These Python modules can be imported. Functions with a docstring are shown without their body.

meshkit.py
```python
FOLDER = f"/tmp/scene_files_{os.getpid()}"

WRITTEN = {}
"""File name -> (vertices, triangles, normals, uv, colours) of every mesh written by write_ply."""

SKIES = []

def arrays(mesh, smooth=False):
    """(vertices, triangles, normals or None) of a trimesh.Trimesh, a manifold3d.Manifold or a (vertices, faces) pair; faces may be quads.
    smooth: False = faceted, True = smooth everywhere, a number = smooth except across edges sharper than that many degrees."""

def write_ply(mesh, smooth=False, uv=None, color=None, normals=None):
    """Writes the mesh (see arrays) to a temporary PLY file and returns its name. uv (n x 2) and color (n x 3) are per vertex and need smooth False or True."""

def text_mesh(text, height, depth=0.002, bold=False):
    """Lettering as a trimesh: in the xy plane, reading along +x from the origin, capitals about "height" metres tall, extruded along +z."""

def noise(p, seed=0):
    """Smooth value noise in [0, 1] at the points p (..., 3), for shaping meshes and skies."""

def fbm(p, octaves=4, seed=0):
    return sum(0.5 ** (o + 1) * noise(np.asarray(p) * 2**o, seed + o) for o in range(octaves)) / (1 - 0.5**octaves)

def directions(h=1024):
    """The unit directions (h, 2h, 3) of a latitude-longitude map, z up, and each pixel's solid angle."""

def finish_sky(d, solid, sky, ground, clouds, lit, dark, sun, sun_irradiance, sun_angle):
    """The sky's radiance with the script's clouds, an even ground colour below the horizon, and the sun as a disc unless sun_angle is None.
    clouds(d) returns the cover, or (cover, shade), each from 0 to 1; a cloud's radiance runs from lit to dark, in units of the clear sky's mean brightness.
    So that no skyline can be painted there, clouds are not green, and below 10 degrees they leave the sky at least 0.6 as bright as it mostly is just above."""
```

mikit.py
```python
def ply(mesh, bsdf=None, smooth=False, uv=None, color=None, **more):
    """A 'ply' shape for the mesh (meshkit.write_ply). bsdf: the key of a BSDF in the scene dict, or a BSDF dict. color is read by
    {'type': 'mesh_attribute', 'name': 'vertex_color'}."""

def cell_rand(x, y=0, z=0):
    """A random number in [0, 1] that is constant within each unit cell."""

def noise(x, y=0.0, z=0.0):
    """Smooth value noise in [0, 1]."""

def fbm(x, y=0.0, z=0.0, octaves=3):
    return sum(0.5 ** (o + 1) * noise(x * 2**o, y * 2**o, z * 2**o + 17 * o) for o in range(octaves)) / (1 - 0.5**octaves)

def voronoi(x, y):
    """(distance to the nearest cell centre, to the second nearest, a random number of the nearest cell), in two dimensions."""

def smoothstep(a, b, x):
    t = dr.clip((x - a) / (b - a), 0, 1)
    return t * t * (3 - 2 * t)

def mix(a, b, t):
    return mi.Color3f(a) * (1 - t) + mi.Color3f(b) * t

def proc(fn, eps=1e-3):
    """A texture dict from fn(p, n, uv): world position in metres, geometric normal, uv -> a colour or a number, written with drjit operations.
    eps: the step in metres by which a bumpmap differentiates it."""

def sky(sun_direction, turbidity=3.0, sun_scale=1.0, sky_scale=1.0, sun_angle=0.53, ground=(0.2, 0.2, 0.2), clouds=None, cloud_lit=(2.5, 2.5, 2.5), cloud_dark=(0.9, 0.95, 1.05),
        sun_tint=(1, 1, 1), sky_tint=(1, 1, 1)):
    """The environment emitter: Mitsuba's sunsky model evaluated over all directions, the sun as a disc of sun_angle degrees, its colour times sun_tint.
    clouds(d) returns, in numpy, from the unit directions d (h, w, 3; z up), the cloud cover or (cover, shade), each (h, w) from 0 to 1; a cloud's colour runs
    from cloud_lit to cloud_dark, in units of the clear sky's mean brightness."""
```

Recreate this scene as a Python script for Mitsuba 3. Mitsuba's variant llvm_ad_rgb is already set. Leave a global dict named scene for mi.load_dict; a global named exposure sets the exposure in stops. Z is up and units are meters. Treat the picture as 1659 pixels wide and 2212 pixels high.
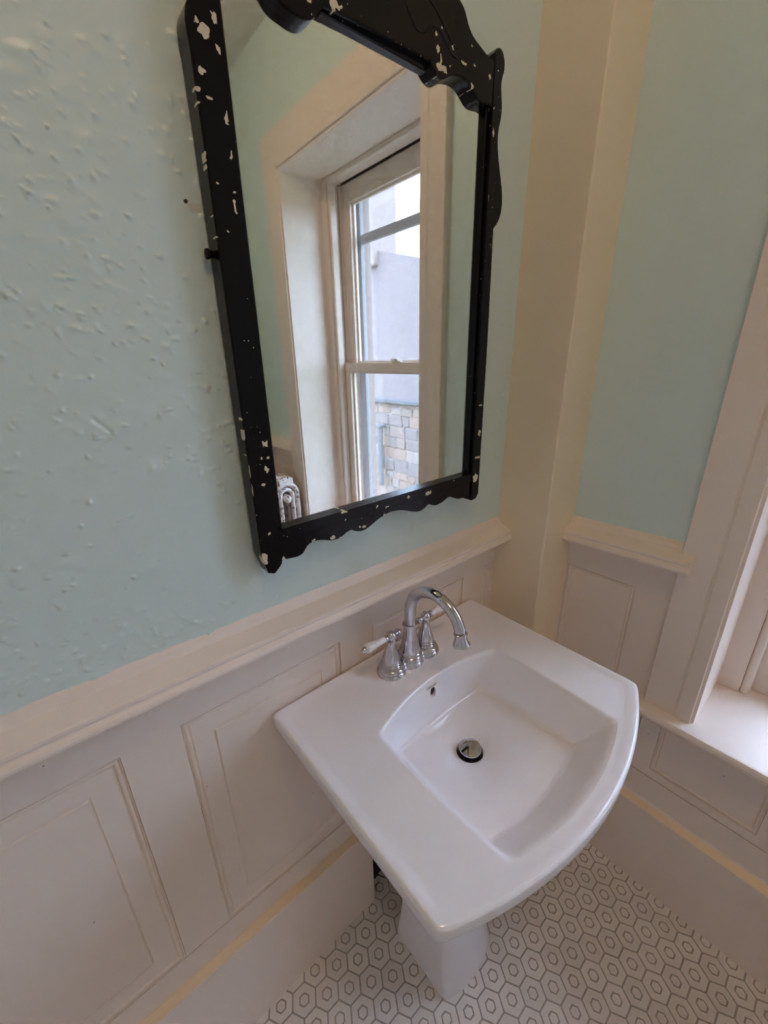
import math, random
import numpy as np, trimesh, mitsuba as mi, mikit, drjit as dr
import manifold3d as m3
from shapely.geometry import Polygon, Point, box as sbox
from shapely import affinity
from shapely.ops import unary_union
import meshkit
random.seed(7); rng = np.random.default_rng(7)
T = mi.ScalarTransform4f
scene, labels = {}, {}

# ---------------------------------------------------------------- camera, sky, lamps, exposure
R = np.array([[-0.7591011493560513, 0.6507318020414856, -0.017707819124962665],
              [0.24398693747419642, 0.25918942025659125, -0.9345005183353374],
              [-0.603519526932049, -0.7137008940998271, -0.3555210463148741]])
CAM = np.array([1.0571323357200073, 0.6040510816002241, 1.4640672167915005]); FOC = 898.3597
M = np.eye(4); M[:3, 0], M[:3, 1], M[:3, 2], M[:3, 3] = -R[0], -R[1], R[2], CAM
scene['camera'] = {'type': 'perspective', 'fov_axis': 'x', 'fov': math.degrees(2 * math.atan(829.5 / FOC)),
                   'near_clip': 0.02, 'far_clip': 500.0, 'to_world': T(M.tolist())}
exposure = 0.56
def overcast(d):
    n = meshkit.fbm(d * [3, 3, 6], 4, 3)
    return np.full(d.shape[:2], 0.97), 0.25 * n
SKY_GAIN = 930.0
scene['sky'] = mikit.sky((-0.3, -0.5, 0.8), turbidity=4.0, sun_scale=0.0, sky_scale=0.028 * SKY_GAIN, ground=(0.30, 0.29, 0.27),
                         clouds=overcast, cloud_lit=(1.41, 1.82, 2.53), cloud_dark=(1.10, 1.43, 1.98))
LAMP_Z, LAMP_POWER, LAMP_TINT = 2.50, 12.2, (1.0, 0.655, 0.41)

# ---------------------------------------------------------------- materials
def rgb(*c): return {'type': 'rgb', 'value': list(c)}
def S(r, g, b):
    f = lambda c: (c / 255 / 12.92) if c / 255 <= 0.04045 else ((c / 255 + 0.055) / 1.055) ** 2.4
    return (f(r), f(g), f(b))
def mat(name, **k): scene[name] = {'type': 'twosided', 'bsdf': {'type': 'principled', **k}} if not k.pop('one', False) else {'type': 'principled', **k}

GREEN = S(204, 222, 221); WHITE = S(230, 218, 210)
def green_color(p, n, uv):
    v = mikit.fbm(p.x * 3.1 + 5, p.y * 3.1, p.z * 3.1, 3)
    c = mikit.mix(tuple(x * 0.965 for x in GREEN), tuple(x * 1.03 for x in GREEN), v)
    # nail hole with a flake of bare plaster beside it
    w = 0.002 * (mikit.noise(p.x * 300, p.z * 300) - 0.5)
    d = dr.sqrt(dr.square(p.x - NAIL[0]) + dr.square(p.z - NAIL[1])) + w
    on = (dr.abs(p.y) < 0.01)
    c = mikit.mix(c, (0.03, 0.025, 0.02), dr.select(on, 1 - mikit.smoothstep(0.0020, 0.0032, d), 0))
    d2 = dr.sqrt(dr.square((p.x - NAIL[0] + 0.011) / 1.5) + dr.square(p.z - NAIL[1] + 0.006)) + 2 * w
    return mikit.mix(c, (0.56, 0.50, 0.40), dr.select(on, 0.55 * (1 - mikit.smoothstep(0.004, 0.0075, d2)), 0))
NAIL = (0.8476, 1.6376)
mat('green_paint', base_color=mikit.proc(green_color), roughness=0.33, specular=0.5)
def plain_green(p, n, uv):
    v = mikit.fbm(p.x * 2.3 + 5, p.y * 2.3, p.z * 2.3, 3)
    return mikit.mix(tuple(x * 0.96 for x in GREEN), tuple(x * 1.03 for x in GREEN), v)
mat('green_smooth', base_color=mikit.proc(plain_green), roughness=0.42, specular=0.45)
def white_color(p, n, uv):
    v = mikit.fbm(p.x * 4, p.y * 4, p.z * 4 + 9, 3)
    c = mikit.mix(tuple(x * 0.965 for x in WHITE), tuple(x * 1.02 for x in WHITE), v)
    q = p * 34.0
    d1, _, w = mikit.voronoi(q.x + 0.7 * q.y, q.z - 0.4 * q.y)
    spot = dr.select(w > 0.988, 1 - mikit.smoothstep(0.03, 0.06, d1), 0.0)
    return mikit.mix(c, (0.22, 0.17, 0.13), 0.8 * spot)
def white_bump(p, n, uv):
    return 0.00016 * mikit.fbm(p.x * 30 + p.y * 26, p.z * 30 + p.y * 9, 2.0, 3)
scene['white_paint'] = {'type': 'twosided', 'bsdf': {'type': 'bumpmap', 'scale': 1.0, 'tex': mikit.proc(white_bump, 0.002),
    'bsdf': {'type': 'principled', 'base_color': mikit.proc(white_color), 'roughness': 0.38, 'specular': 0.45}}}
def trim_color(p, n, uv):                                # old oil paint, mixed towards tan on upward faces, strongest low down
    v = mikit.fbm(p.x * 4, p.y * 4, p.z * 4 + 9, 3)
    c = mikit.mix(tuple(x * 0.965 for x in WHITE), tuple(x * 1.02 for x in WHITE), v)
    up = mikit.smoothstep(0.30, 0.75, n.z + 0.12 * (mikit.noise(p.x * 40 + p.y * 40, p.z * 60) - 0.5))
    return mikit.mix(c, LEDGE_TAN, up * dr.select(p.z < 0.5, 0.75, 0.10))
LEDGE_TAN = S(228, 200, 158)
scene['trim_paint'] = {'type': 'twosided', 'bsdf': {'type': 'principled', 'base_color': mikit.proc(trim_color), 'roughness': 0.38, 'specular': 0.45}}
CREAM = S(229, 214, 188)
def cream_color(p, n, uv):
    v = mikit.fbm(p.x * 4, p.y * 4, p.z * 4 + 9, 3)
    return mikit.mix(tuple(x * 0.965 for x in CREAM), tuple(x * 1.02 for x in CREAM), v)
mat('cream_paint', base_color=mikit.proc(cream_color), roughness=0.4, specular=0.45)
mat('ceiling_paint', base_color=rgb(*S(203, 199, 188)), roughness=0.8)
scene['porcelain'] = {'type': 'twosided', 'bsdf': {'type': 'roughplastic', 'diffuse_reflectance': rgb(0.825, 0.80, 0.845), 'alpha': 0.02, 'int_ior': 1.5, 'nonlinear': False}}
scene['chrome'] = {'type': 'twosided', 'bsdf': {'type': 'roughconductor', 'material': 'Cr', 'alpha': 0.010, 'specular_reflectance': rgb(0.93, 0.96, 0.98)}}
mat('gap_shade', base_color=rgb(0.015, 0.013, 0.012), roughness=0.6)  # near-black that puts the shade inside gaps and holes into the colour
mat('hole_shade', base_color=rgb(0.035, 0.028, 0.024), roughness=0.95)  # dark brown, shade inside the wall opening put into the colour
mat('lettering_grey', base_color=rgb(0.34, 0.33, 0.34), roughness=0.4)
scene['mirror_glass'] = {'type': 'twosided', 'bsdf': {'type': 'conductor', 'material': 'none', 'specular_reflectance': rgb(0.89, 0.93, 0.90)}}
def tile_tone(k):
    c = [(0.75, 0.70, 0.66), (0.72, 0.67, 0.63), (0.775, 0.73, 0.69)][k]
    def fn(p, n, uv):
        return mikit.mix(tuple(x * 0.95 for x in c), tuple(x * 1.03 for x in c), mikit.fbm(p.x * 25, p.y * 25, 3.0 + k, 2))
    return fn
for k in range(3): mat(f'tile_{k}', base_color=mikit.proc(tile_tone(k)), roughness=0.45, specular=0.4)
def grout_color(p, n, uv):
    return mikit.mix((0.30, 0.26, 0.24), (0.44, 0.39, 0.36), mikit.fbm(p.x * 14, p.y * 14, 1.0, 3))
mat('grout', base_color=mikit.proc(grout_color), roughness=0.95, specular=0.1)
scene['pane_glass'] = {'type': 'thindielectric', 'int_ior': 1.45}
mat('storm_metal', base_color=rgb(0.30, 0.29, 0.31), roughness=0.5)
def rad_color(p, n, uv):
    v = mikit.fbm(p.x * 70, p.y * 70, p.z * 70, 3)
    c = mikit.mix((0.62, 0.55, 0.53), (0.74, 0.68, 0.66), mikit.noise(p.x * 20, p.y * 20, p.z * 20))
    return mikit.mix(c, (0.20, 0.13, 0.11), mikit.smoothstep(0.60, 0.68, v))
mat('radiator_paint', base_color=mikit.proc(rad_color), roughness=0.5)
mat('brass', base_color=rgb(0.42, 0.36, 0.25), roughness=0.35, metallic=0.8)
mat('oak_dark', base_color=rgb(0.10, 0.06, 0.035), roughness=0.5)
mat('lock_paint', base_color=rgb(0.60, 0.58, 0.52), roughness=0.4)

# ---------------------------------------------------------------- helpers
def obj(key, mesh, bsdf, smooth=False, **kw):
    base, n = key, 0
    while key in scene:
        n += 1; key = f'{base}_{n:03d}'
    if isinstance(mesh, dict): scene[key] = mesh
    else: scene[key] = mikit.ply(mesh, bsdf, smooth=smooth, **kw)
    return key
def tag(key, label=None, category=None, group=None, kind=None):
    labels[key] = {k: v for k, v in dict(label=label, category=category, group=group, kind=kind).items() if v}
    return key
def struct(key, mesh, bsdf, label=None, smooth=False):
    k = obj(key, mesh, bsdf, smooth); tag(k, label, kind='structure'); return k
def tm(m):
    if isinstance(m, m3.Manifold):
        a = m.to_mesh(); return trimesh.Trimesh(np.array(a.vert_properties[:, :3]), np.array(a.tri_verts), process=False)
    return m
def cat(*ms): return trimesh.util.concatenate([tm(m) for m in ms])
def cbox(x0, x1, y0, y1, z0, z1, b=0.0):
    if b <= 0:
        m = trimesh.creation.box((x1 - x0, y1 - y0, z1 - z0)); m.apply_translation(((x0 + x1) / 2, (y0 + y1) / 2, (z0 + z1) / 2)); return m
    pts = []
    for sx in (0, 1):
        for sy in (0, 1):
            for sz in (0, 1):
                c = np.array([(x0, x1)[sx], (y0, y1)[sy], (z0, z1)[sz]]); o = np.array([b if s == 0 else -b for s in (sx, sy, sz)])
                for ax in range(3):
                    q = c + o; q[ax] = c[ax]; pts.append(q)
    return trimesh.Trimesh(*(lambda h: (h.vertices, h.faces))(trimesh.PointCloud(pts).convex_hull), process=False)
def ext(poly, h):
    gs = getattr(poly, 'geoms', [poly])
    return trimesh.util.concatenate([trimesh.creation.extrude_polygon(g, h, engine='earcut') for g in gs if not g.is_empty])
def xf(mesh, ex, ey, ez, o=(0, 0, 0)):
    m = mesh.copy(); A = np.eye(4); A[:3, 0], A[:3, 1], A[:3, 2], A[:3, 3] = ex, ey, ez, o
    m.apply_transform(A)
    return m
def along_x(prof, x0, x1, shear=0.0, xm=0.0):          # prof: (y, z) outline, extruded from x0 to x1
    m = xf(ext(Polygon(prof), x1 - x0), (0, 1, 0), (0, 0, 1), (1, 0, 0), (x0, 0, 0))
    m.vertices[:, 2] += shear * (m.vertices[:, 0] - xm); return m
def along_y(prof, y0, y1, shear=0.0, ym=0.0):          # prof: (x, z)
    m = xf(ext(Polygon(prof), y1 - y0), (1, 0, 0), (0, 0, 1), (0, 1, 0), (0, y0, 0))
    m.vertices[:, 2] += shear * (m.vertices[:, 1] - ym); return m
def along_z(prof, z0, z1): return xf(ext(Polygon(prof), z1 - z0), (1, 0, 0), (0, 1, 0), (0, 0, 1), (0, 0, z0))
def loft(rings, cap0=True, cap1=True):
    n = len(rings[0]); V = np.vstack(rings); F = []
    for k in range(len(rings) - 1):
        a = k * n + np.arange(n); b = k * n + (np.arange(n) + 1) % n
        F += [np.stack([a, b, b + n], 1), np.stack([a, b + n, a + n], 1)]
    for cap, k, flip in ((cap0, 0, True), (cap1, len(rings) - 1, False)):
        if cap:
            c = len(V); V = np.vstack([V, rings[k].mean(0)]); a = k * n + np.arange(n); b = k * n + (np.arange(n) + 1) % n
            F.append(np.stack([b, a, np.full(n, c)], 1) if flip else np.stack([a, b, np.full(n, c)], 1))
    return trimesh.Trimesh(V, np.vstack(F), process=False)
def lathe(prof, o=(0, 0, 0), axis=(0, 0, 1), n=40):    # prof: (r, h)
    z = np.array(axis, float); z /= np.linalg.norm(z); x = np.cross(z, [0, 0, 1] if abs(z[2]) < 0.9 else [1, 0, 0]); x /= np.linalg.norm(x); y = np.cross(z, x)
    t = np.arange(n) * 2 * np.pi / n
    rings = [np.array(o) + h * z + max(r, 1e-5) * (np.cos(t)[:, None] * x + np.sin(t)[:, None] * y) for r, h in prof]
    return loft(rings)
def tube(pts, rad, n=28, up=(1, 0, 0)):
    p = np.array(pts, float); t = np.gradient(p, axis=0); t /= np.linalg.norm(t, axis=1, keepdims=True)
    a = np.cross(t, up); a /= np.linalg.norm(a, axis=1, keepdims=True); b = np.cross(t, a); w = np.arange(n) * 2 * np.pi / n
    r = np.broadcast_to(rad, (len(p),))
    return loft([p[k] + r[k] * (np.cos(w)[:, None] * a[k] + np.sin(w)[:, None] * b[k]) for k in range(len(p))])
def smooth_prof(pts, n=60):
    from scipy.interpolate import PchipInterpolator
    p = np.array(pts, float); s = np.r_[0, np.cumsum(np.hypot(*np.diff(p, axis=0).T))]; u = np.linspace(0, s[-1], n)
    return np.stack([PchipInterpolator(s, p[:, 0])(u), PchipInterpolator(s, p[:, 1])(u)], 1)

# ================================================================= THE ROOM
XR, YC, ZC = 2.30, 1.76, 2.70          # rear wall, opposite wall, ceiling
CH = 0.142                             # side of the boxed-in corner
PIT = 0.0508 * 1.08                    # tile pitch
HOLE = (0.44, 0.627)

# ---- floor: grout bed and hexagonal tiles
struct('floor', cbox(0, XR, 0, YC, -0.08, -0.0010), 'grout', 'bathroom floor of small off-white hexagon tiles with grey-brown grout')
s3 = math.sqrt(3) / 2
def hexagon(r): return Polygon([(r * math.cos(math.pi / 3 * k), r * math.sin(math.pi / 3 * k)) for k in range(6)])
G = 0.0036                                             # joint width
Rt = (PIT - G) / math.sqrt(3)
outer, hole, inner = hexagon(Rt), hexagon(Rt * 0.47), hexagon(Rt * 0.47 - G * 1.05)
shape = unary_union([outer.difference(hole), inner])
tile_ply = {}
def tile_mesh(poly, z0=-0.0010, z1=0.0):
    m = ext(poly, z1 - z0); m.apply_translation((0, 0, z0)); return m
tile_file = [mikit.ply(tile_mesh(shape), f'tile_{k}') for k in range(3)]
P0 = np.array([(0 + 0.73) * 1.08, (0 + 0.11) * 1.08])
room = sbox(0.02, 0.02, XR - 0.02, YC - 0.02).union(sbox(HOLE[0], -0.02, HOLE[1], 0.03)).difference(sbox(0, 0, CH, CH))
def px(P):
    X = (np.atleast_2d(P) - CAM) @ R.T
    return np.stack([829.5 + FOC * X[:, 0] / X[:, 2], 1106 + FOC * X[:, 1] / X[:, 2]], 1), X[:, 2]
ped_poly = Polygon([(0.452, 0.11), (0.626, 0.11), (0.626, 0.285), (0.585, 0.303), (0.54, 0.309), (0.495, 0.303), (0.452, 0.285)])
tiles = []
for m_ in range(-40, 41):
    for n_ in range(-40, 41):
        c = P0 + PIT * np.array([s3 * (n_ - m_), 0.5 * (m_ + n_)])
        if not (-0.05 < c[0] < XR + 0.05 and -0.05 < c[1] < YC + 0.05): continue
        hexa = affinity.translate(outer, *c)
        if not hexa.intersects(room): continue
        poly = None
        if not room.contains(hexa):
            poly = affinity.translate(shape, *c).intersection(room).buffer(0)
            if poly.area < 2e-5: continue
        q, dep = px([c[0], c[1], 0.0]); q = q[0]
        vis = dep[0] > 0.05 and -30 < q[0] < 1689 and 1780 < q[1] < 2250
        area = 1.0 / max(dep[0], 0.05) ** 2 if vis else 0
        if ped_poly.contains(Point(*c)): area = 0
        tiles.append((area, c, poly))
tiles.sort(key=lambda t: -t[0])
rest = []
for k, (area, c, poly) in enumerate(tiles):
    if k < 300 and area > 0:
        if poly is None: obj('floor__tile', {**tile_file[int(rng.integers(3))], 'to_world': T().translate([float(c[0]), float(c[1]), float(rng.normal(0, 0.00012))])}, None)
        else: obj('floor__tile', tile_mesh(poly), f'tile_{int(rng.integers(3))}')
    else: rest.append(tile_mesh(poly if poly is not None else affinity.translate(shape, *c)))
tag(obj('floor__tile_field', cat(*rest), 'tile_0'), kind='stuff')

# ---- left wall (y = 0): plaster above the chair rail, recessed board behind the panelling
def man(m): return m3.Manifold(m3.Mesh(np.asarray(m.vertices, np.float32), np.asarray(m.faces, np.uint32)))
def grid_plate(x0, x1, z0, z1, y):                      # front face of the plaster, finely waved
    nx, nz = int((x1 - x0) / 0.02), int((z1 - z0) / 0.02)
    X, Z = np.meshgrid(np.linspace(x0, x1, nx), np.linspace(z0, z1, nz), indexing='ij')
    Y = y + 0 * X
    V = np.stack([X, Y, Z], -1).reshape(-1, 3); i = np.arange(nx * nz).reshape(nx, nz)
    return trimesh.Trimesh(V, np.vstack([np.stack([i[:-1, :-1], i[:-1, 1:], i[1:, 1:]], -1).reshape(-1, 3), np.stack([i[:-1, :-1], i[1:, 1:], i[1:, :-1]], -1).reshape(-1, 3)]), process=False)
wall_poly = [(-0.14, 0), (-0.014, 0), (-0.014, 1.03), (0, 1.03), (0, ZC), (-0.14, ZC)]
wl = man(along_x(wall_poly, -0.30, XR)) - man(cbox(HOLE[0], HOLE[1], -0.09, 0.1, -0.05, 0.26))
def plaster_relief(x, z):
    P = np.stack([x, 0 * x, z], -1)
    h = 0.0032 * (meshkit.fbm(P * [9, 1, 12] + 3, 3, 5) - 0.5) + 0.0008 * (meshkit.fbm(P * [95, 1, 80], 2, 9) - 0.5)
    h += 0.0010 * np.maximum(0, meshkit.fbm(P * [34, 1, 52] + 11, 2, 21) - 0.60) * 4
    left = 0.22 + 0.78 / (1 + np.exp(-(x - 0.86) / 0.07))
    rg = np.random.default_rng(11)
    N = 15000
    cx, cz = rg.uniform(0.14, 1.62, N), rg.uniform(1.04, 2.36, N)
    clump = meshkit.fbm(np.stack([cx, 0 * cx, cz], -1) * [5, 1, 5], 2, 33)
    keep = rg.uniform(0, 1, N) < (0.10 + 0.90 / (1 + np.exp(-(cx - 0.84) / 0.08))) * np.clip((clump - 0.25) * 3.0, 0.12, 1)
    add = np.zeros_like(h)
    for a, b, r, hh, el in zip(cx[keep], cz[keep], np.exp(rg.normal(np.log(0.0031), 0.42, keep.sum())), rg.uniform(0.0009, 0.0030, keep.sum()), rg.uniform(0.7, 1.5, keep.sum())):
        i0, i1 = np.searchsorted(x[:, 0], [a - 3 * r, a + 3 * r]); j0, j1 = np.searchsorted(z[0], [b - 3 * r, b + 3 * r])
        if i1 > i0 and j1 > j0:
            d = ((x[i0:i1, j0:j1] - a) / el) ** 2 + ((z[i0:i1, j0:j1] - b) * el) ** 2
            add[i0:i1, j0:j1] = np.maximum(add[i0:i1, j0:j1], hh * min(1, r / 0.004) * np.exp(-d / (0.55 * r) ** 2))
    for (xa, za, xb, zb, hh) in [(0.995, 1.398, 0.981, 1.381, -0.0016), (0.953, 1.105, 0.921, 1.072, 0.0010)]:
        t = np.clip(((x - xa) * (xb - xa) + (z - za) * (zb - za)) / ((xb - xa) ** 2 + (zb - za) ** 2), 0, 1)
        add += hh * np.exp(-((x - xa - t * (xb - xa)) ** 2 + (z - za - t * (zb - za)) ** 2) / 0.0026 ** 2)
    return h * left + add
def relief_skin():
    xs = np.arange(CH - 0.004, 1.50, 0.0017); zs = np.arange(1.03, 2.30, 0.0017)
    X, Z = np.meshgrid(xs, zs, indexing='ij'); e = np.minimum.reduce([X - xs[0], xs[-1] - X, Z - zs[0], zs[-1] - Z])
    Y = 0.0030 + plaster_relief(X, Z) * np.clip(e / 0.02, 0, 1)
    V = np.stack([X, Y, Z], -1).reshape(-1, 3); i = np.arange(X.size).reshape(X.shape)
    F = np.vstack([np.stack([i[:-1, :-1], i[1:, 1:], i[1:, :-1]], -1).reshape(-1, 3), np.stack([i[:-1, :-1], i[:-1, 1:], i[1:, 1:]], -1).reshape(-1, 3)])
    return trimesh.Trimesh(V, F, process=False)
struct('wall_left', tm(wl), 'green_paint', 'pale mint green plaster wall behind the black mirror, lumpy with old paint')
obj('wall_left__plaster_skin', relief_skin(), 'green_paint', smooth=True)
hole_box = man(cbox(HOLE[0] - 0.002, HOLE[1] + 0.002, -0.093, -0.0005, -0.02, 0.262)) - man(cbox(HOLE[0], HOLE[1], -0.088, 0.1, -0.0011, 0.26))
obj('wall_left__cavity', tm(hole_box), 'hole_shade')  # lining coloured dark to paint in the shade of the unlit opening
labels['wall_left__cavity'] = {'label': 'broken opening in the wall behind the pedestal, lined dark for its shade'}
rub = []
for k in range(9):
    c = (rng.uniform(0.48, 0.61), rng.uniform(-0.075, -0.03), 0.004); m = trimesh.creation.icosphere(1, rng.uniform(0.008, 0.018)); m.vertices *= [1.3, 1, 0.7]; m.vertices += rng.normal(0, 0.002, m.vertices.shape) + c; rub.append(m)
tag(obj('wall_left__rubble', cat(*rub), 'hole_shade'), kind='stuff')

# ---- panelling
def panel_mesh(w, h, field=True):                       # local: x 0..w, y 0..h, z outward; rings of a moulded panel
    ds = [0, 0.0007, 0.0022, 0.0037, 0.0042, 0.0062, 0.0085, 0.0096, 0.0104, 0.0119, 0.0130]
    hs = [-0.0012, -0.0040, -0.0046, -0.0030, -0.0012, -0.0004, -0.0012, -0.0036, -0.0044, -0.0034, -0.0026]
    if field: ds += [0.0465, 0.0475, 0.0487, 0.0500]; hs += [-0.0026, -0.0046, -0.0042, -0.0014]
    rings = [np.array([(d, d, z), (w - d, d, z), (w - d, h - d, z), (d, h - d, z)]) for d, z in zip(ds, hs)]
    rings = [np.array([(0, 0, -0.0135), (w, 0, -0.0135), (w, h, -0.0135), (0, h, -0.0135)])] + rings
    return loft(rings)
def wainscot(wall, holes, a0, a1, zt, zj, place, name, thick=0.0135):
    body = Polygon([(a0, zj + 0.001), (a1, zj + 0.001), (a1, zt), (a0, zt)])
    for (u0, u1, v0, v1) in holes: body = body.difference(sbox(u0, v0, u1, v1))
    low = sbox(a0, 0.28, a1, zj - 0.001)
    obj(f'{wall}__panel_frame', place(ext(body, thick), -thick), 'white_paint')
    obj(f'{wall}__bottom_rail', place(ext(low, thick), -thick), 'white_paint')
    for (u0, u1, v0, v1) in holes:
        m = panel_mesh(u1 - u0 - 0.001, v1 - v0 - 0.001); m.apply_translation((u0 + 0.0005, v0 + 0.0005, 0))
        obj(f'{wall}__panel', place(m, 0), 'white_paint')
placeA = lambda m, z: xf(m, (1, 0, 0), (0, 0, 1), (0, -1, 0), (0, -z * 0, 0)) if False else xf(m, (1, 0, 0), (0, 0, 1), (0, 1, 0), (0, z, 0))
placeB = lambda m, z: xf(m, (0, 1, 0), (0, 0, 1), (1, 0, 0), (z, 0, 0))
ZP, ZJ = 0.909, 0.372
W, Gp = 0.3105, 0.0855
edges = [(0.2765, 0.5875), (0.673, 0.986), (1.071, 1.384), (1.469, 1.78), (1.865, 2.178)]
wainscot('wall_left', [(a, b, ZJ + 0.002, ZP) for a, b in edges] + [(CH + 0.002, 0.187, ZJ + 0.002, ZP)], CH, XR - 0.001, 1.03, ZJ, placeA, 'left')
# chair rail
RAIL = [(0.0, 1.0555), (0.0035, 1.0535), (0.008, 1.047), (0.0115, 1.0400), (0.0135, 1.0375), (0.0165, 1.0362), (0.0425, 1.0265), (0.0455, 1.0245), (0.0462, 1.0205), (0.0452, 1.0175),
        (0.0438, 1.0155), (0.0448, 1.0132), (0.0488, 1.0105), (0.0510, 1.0065), (0.0508, 1.0025), (0.0485, 0.9990), (0.0455, 0.9970), (0.0, 0.9960)]
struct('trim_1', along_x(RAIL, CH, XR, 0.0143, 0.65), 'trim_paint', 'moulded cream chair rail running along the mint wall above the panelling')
# baseboard with a bevelled top ledge
BASE = [(0, -0.001), (0.021, -0.001), (0.020, 0.2985), (0.0188, 0.3000), (0.002, 0.3035), (0, 0.3035)]
baseA = man(along_x(BASE, CH, XR)) - man(cbox(HOLE[0], HOLE[1], -0.1, 0.1, -0.05, 0.26))
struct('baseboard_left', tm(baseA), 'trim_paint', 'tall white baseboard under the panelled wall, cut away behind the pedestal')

# ---- right wall (x = 0) with the window opening
WY0, WY1, WZ0, WZ1 = 0.503, 1.375, 0.590, 2.215         # opening
wr = man(cbox(-0.30, 0.0, -0.02, YC, 0, ZC)) - man(cbox(-0.5, 0.1, WY0 - 0.004, WY1 + 0.004, WZ0, WZ1 + 0.004)) - man(cbox(-0.014, 0.1, -0.2, YC + 0.2, -0.2, 1.03))
struct('wall_right', tm(wr), 'green_smooth', 'mint green plaster wall that holds the window')
holesB = [(CH + 0.004, 0.3215, ZJ + 0.028, ZP), (0.447, 0.672, ZJ + 0.028, 0.556), (0.752, 0.977, ZJ + 0.028, 0.556), (1.057, 1.282, ZJ + 0.028, 0.556), (1.545, 1.715, ZJ + 0.028, ZP)]
bodyB = unary_union([sbox(CH, ZJ + 0.001, 0.400, 1.03), sbox(0.4015, ZJ + 0.001, 1.50, 0.60), sbox(1.5015, ZJ + 0.001, YC - 0.001, 1.03)])
for (u0, u1, v0, v1) in holesB: bodyB = bodyB.difference(sbox(u0, v0, u1, v1))
obj('wall_right__panel_frame', placeB(ext(bodyB, 0.0135), -0.0135), 'white_paint')
obj('wall_right__bottom_rail', placeB(ext(sbox(CH, 0.26, YC - 0.001, ZJ - 0.001), 0.0135), -0.0135), 'white_paint')
for (u0, u1, v0, v1) in holesB:
    m = panel_mesh(u1 - u0 - 0.001, v1 - v0 - 0.001, field=False); m.apply_translation((u0 + 0.0005, v0 + 0.0005, 0)); obj('wall_right__panel', placeB(m, 0), 'white_paint')
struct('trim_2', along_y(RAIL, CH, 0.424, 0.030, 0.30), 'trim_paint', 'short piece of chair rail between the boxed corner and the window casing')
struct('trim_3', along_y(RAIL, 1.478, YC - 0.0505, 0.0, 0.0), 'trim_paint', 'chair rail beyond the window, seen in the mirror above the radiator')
BASEB = [(0, -0.001), (0.021, -0.001), (0.020, 0.272), (0.0188, 0.2735), (0.002, 0.284), (0, 0.290)]
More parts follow.
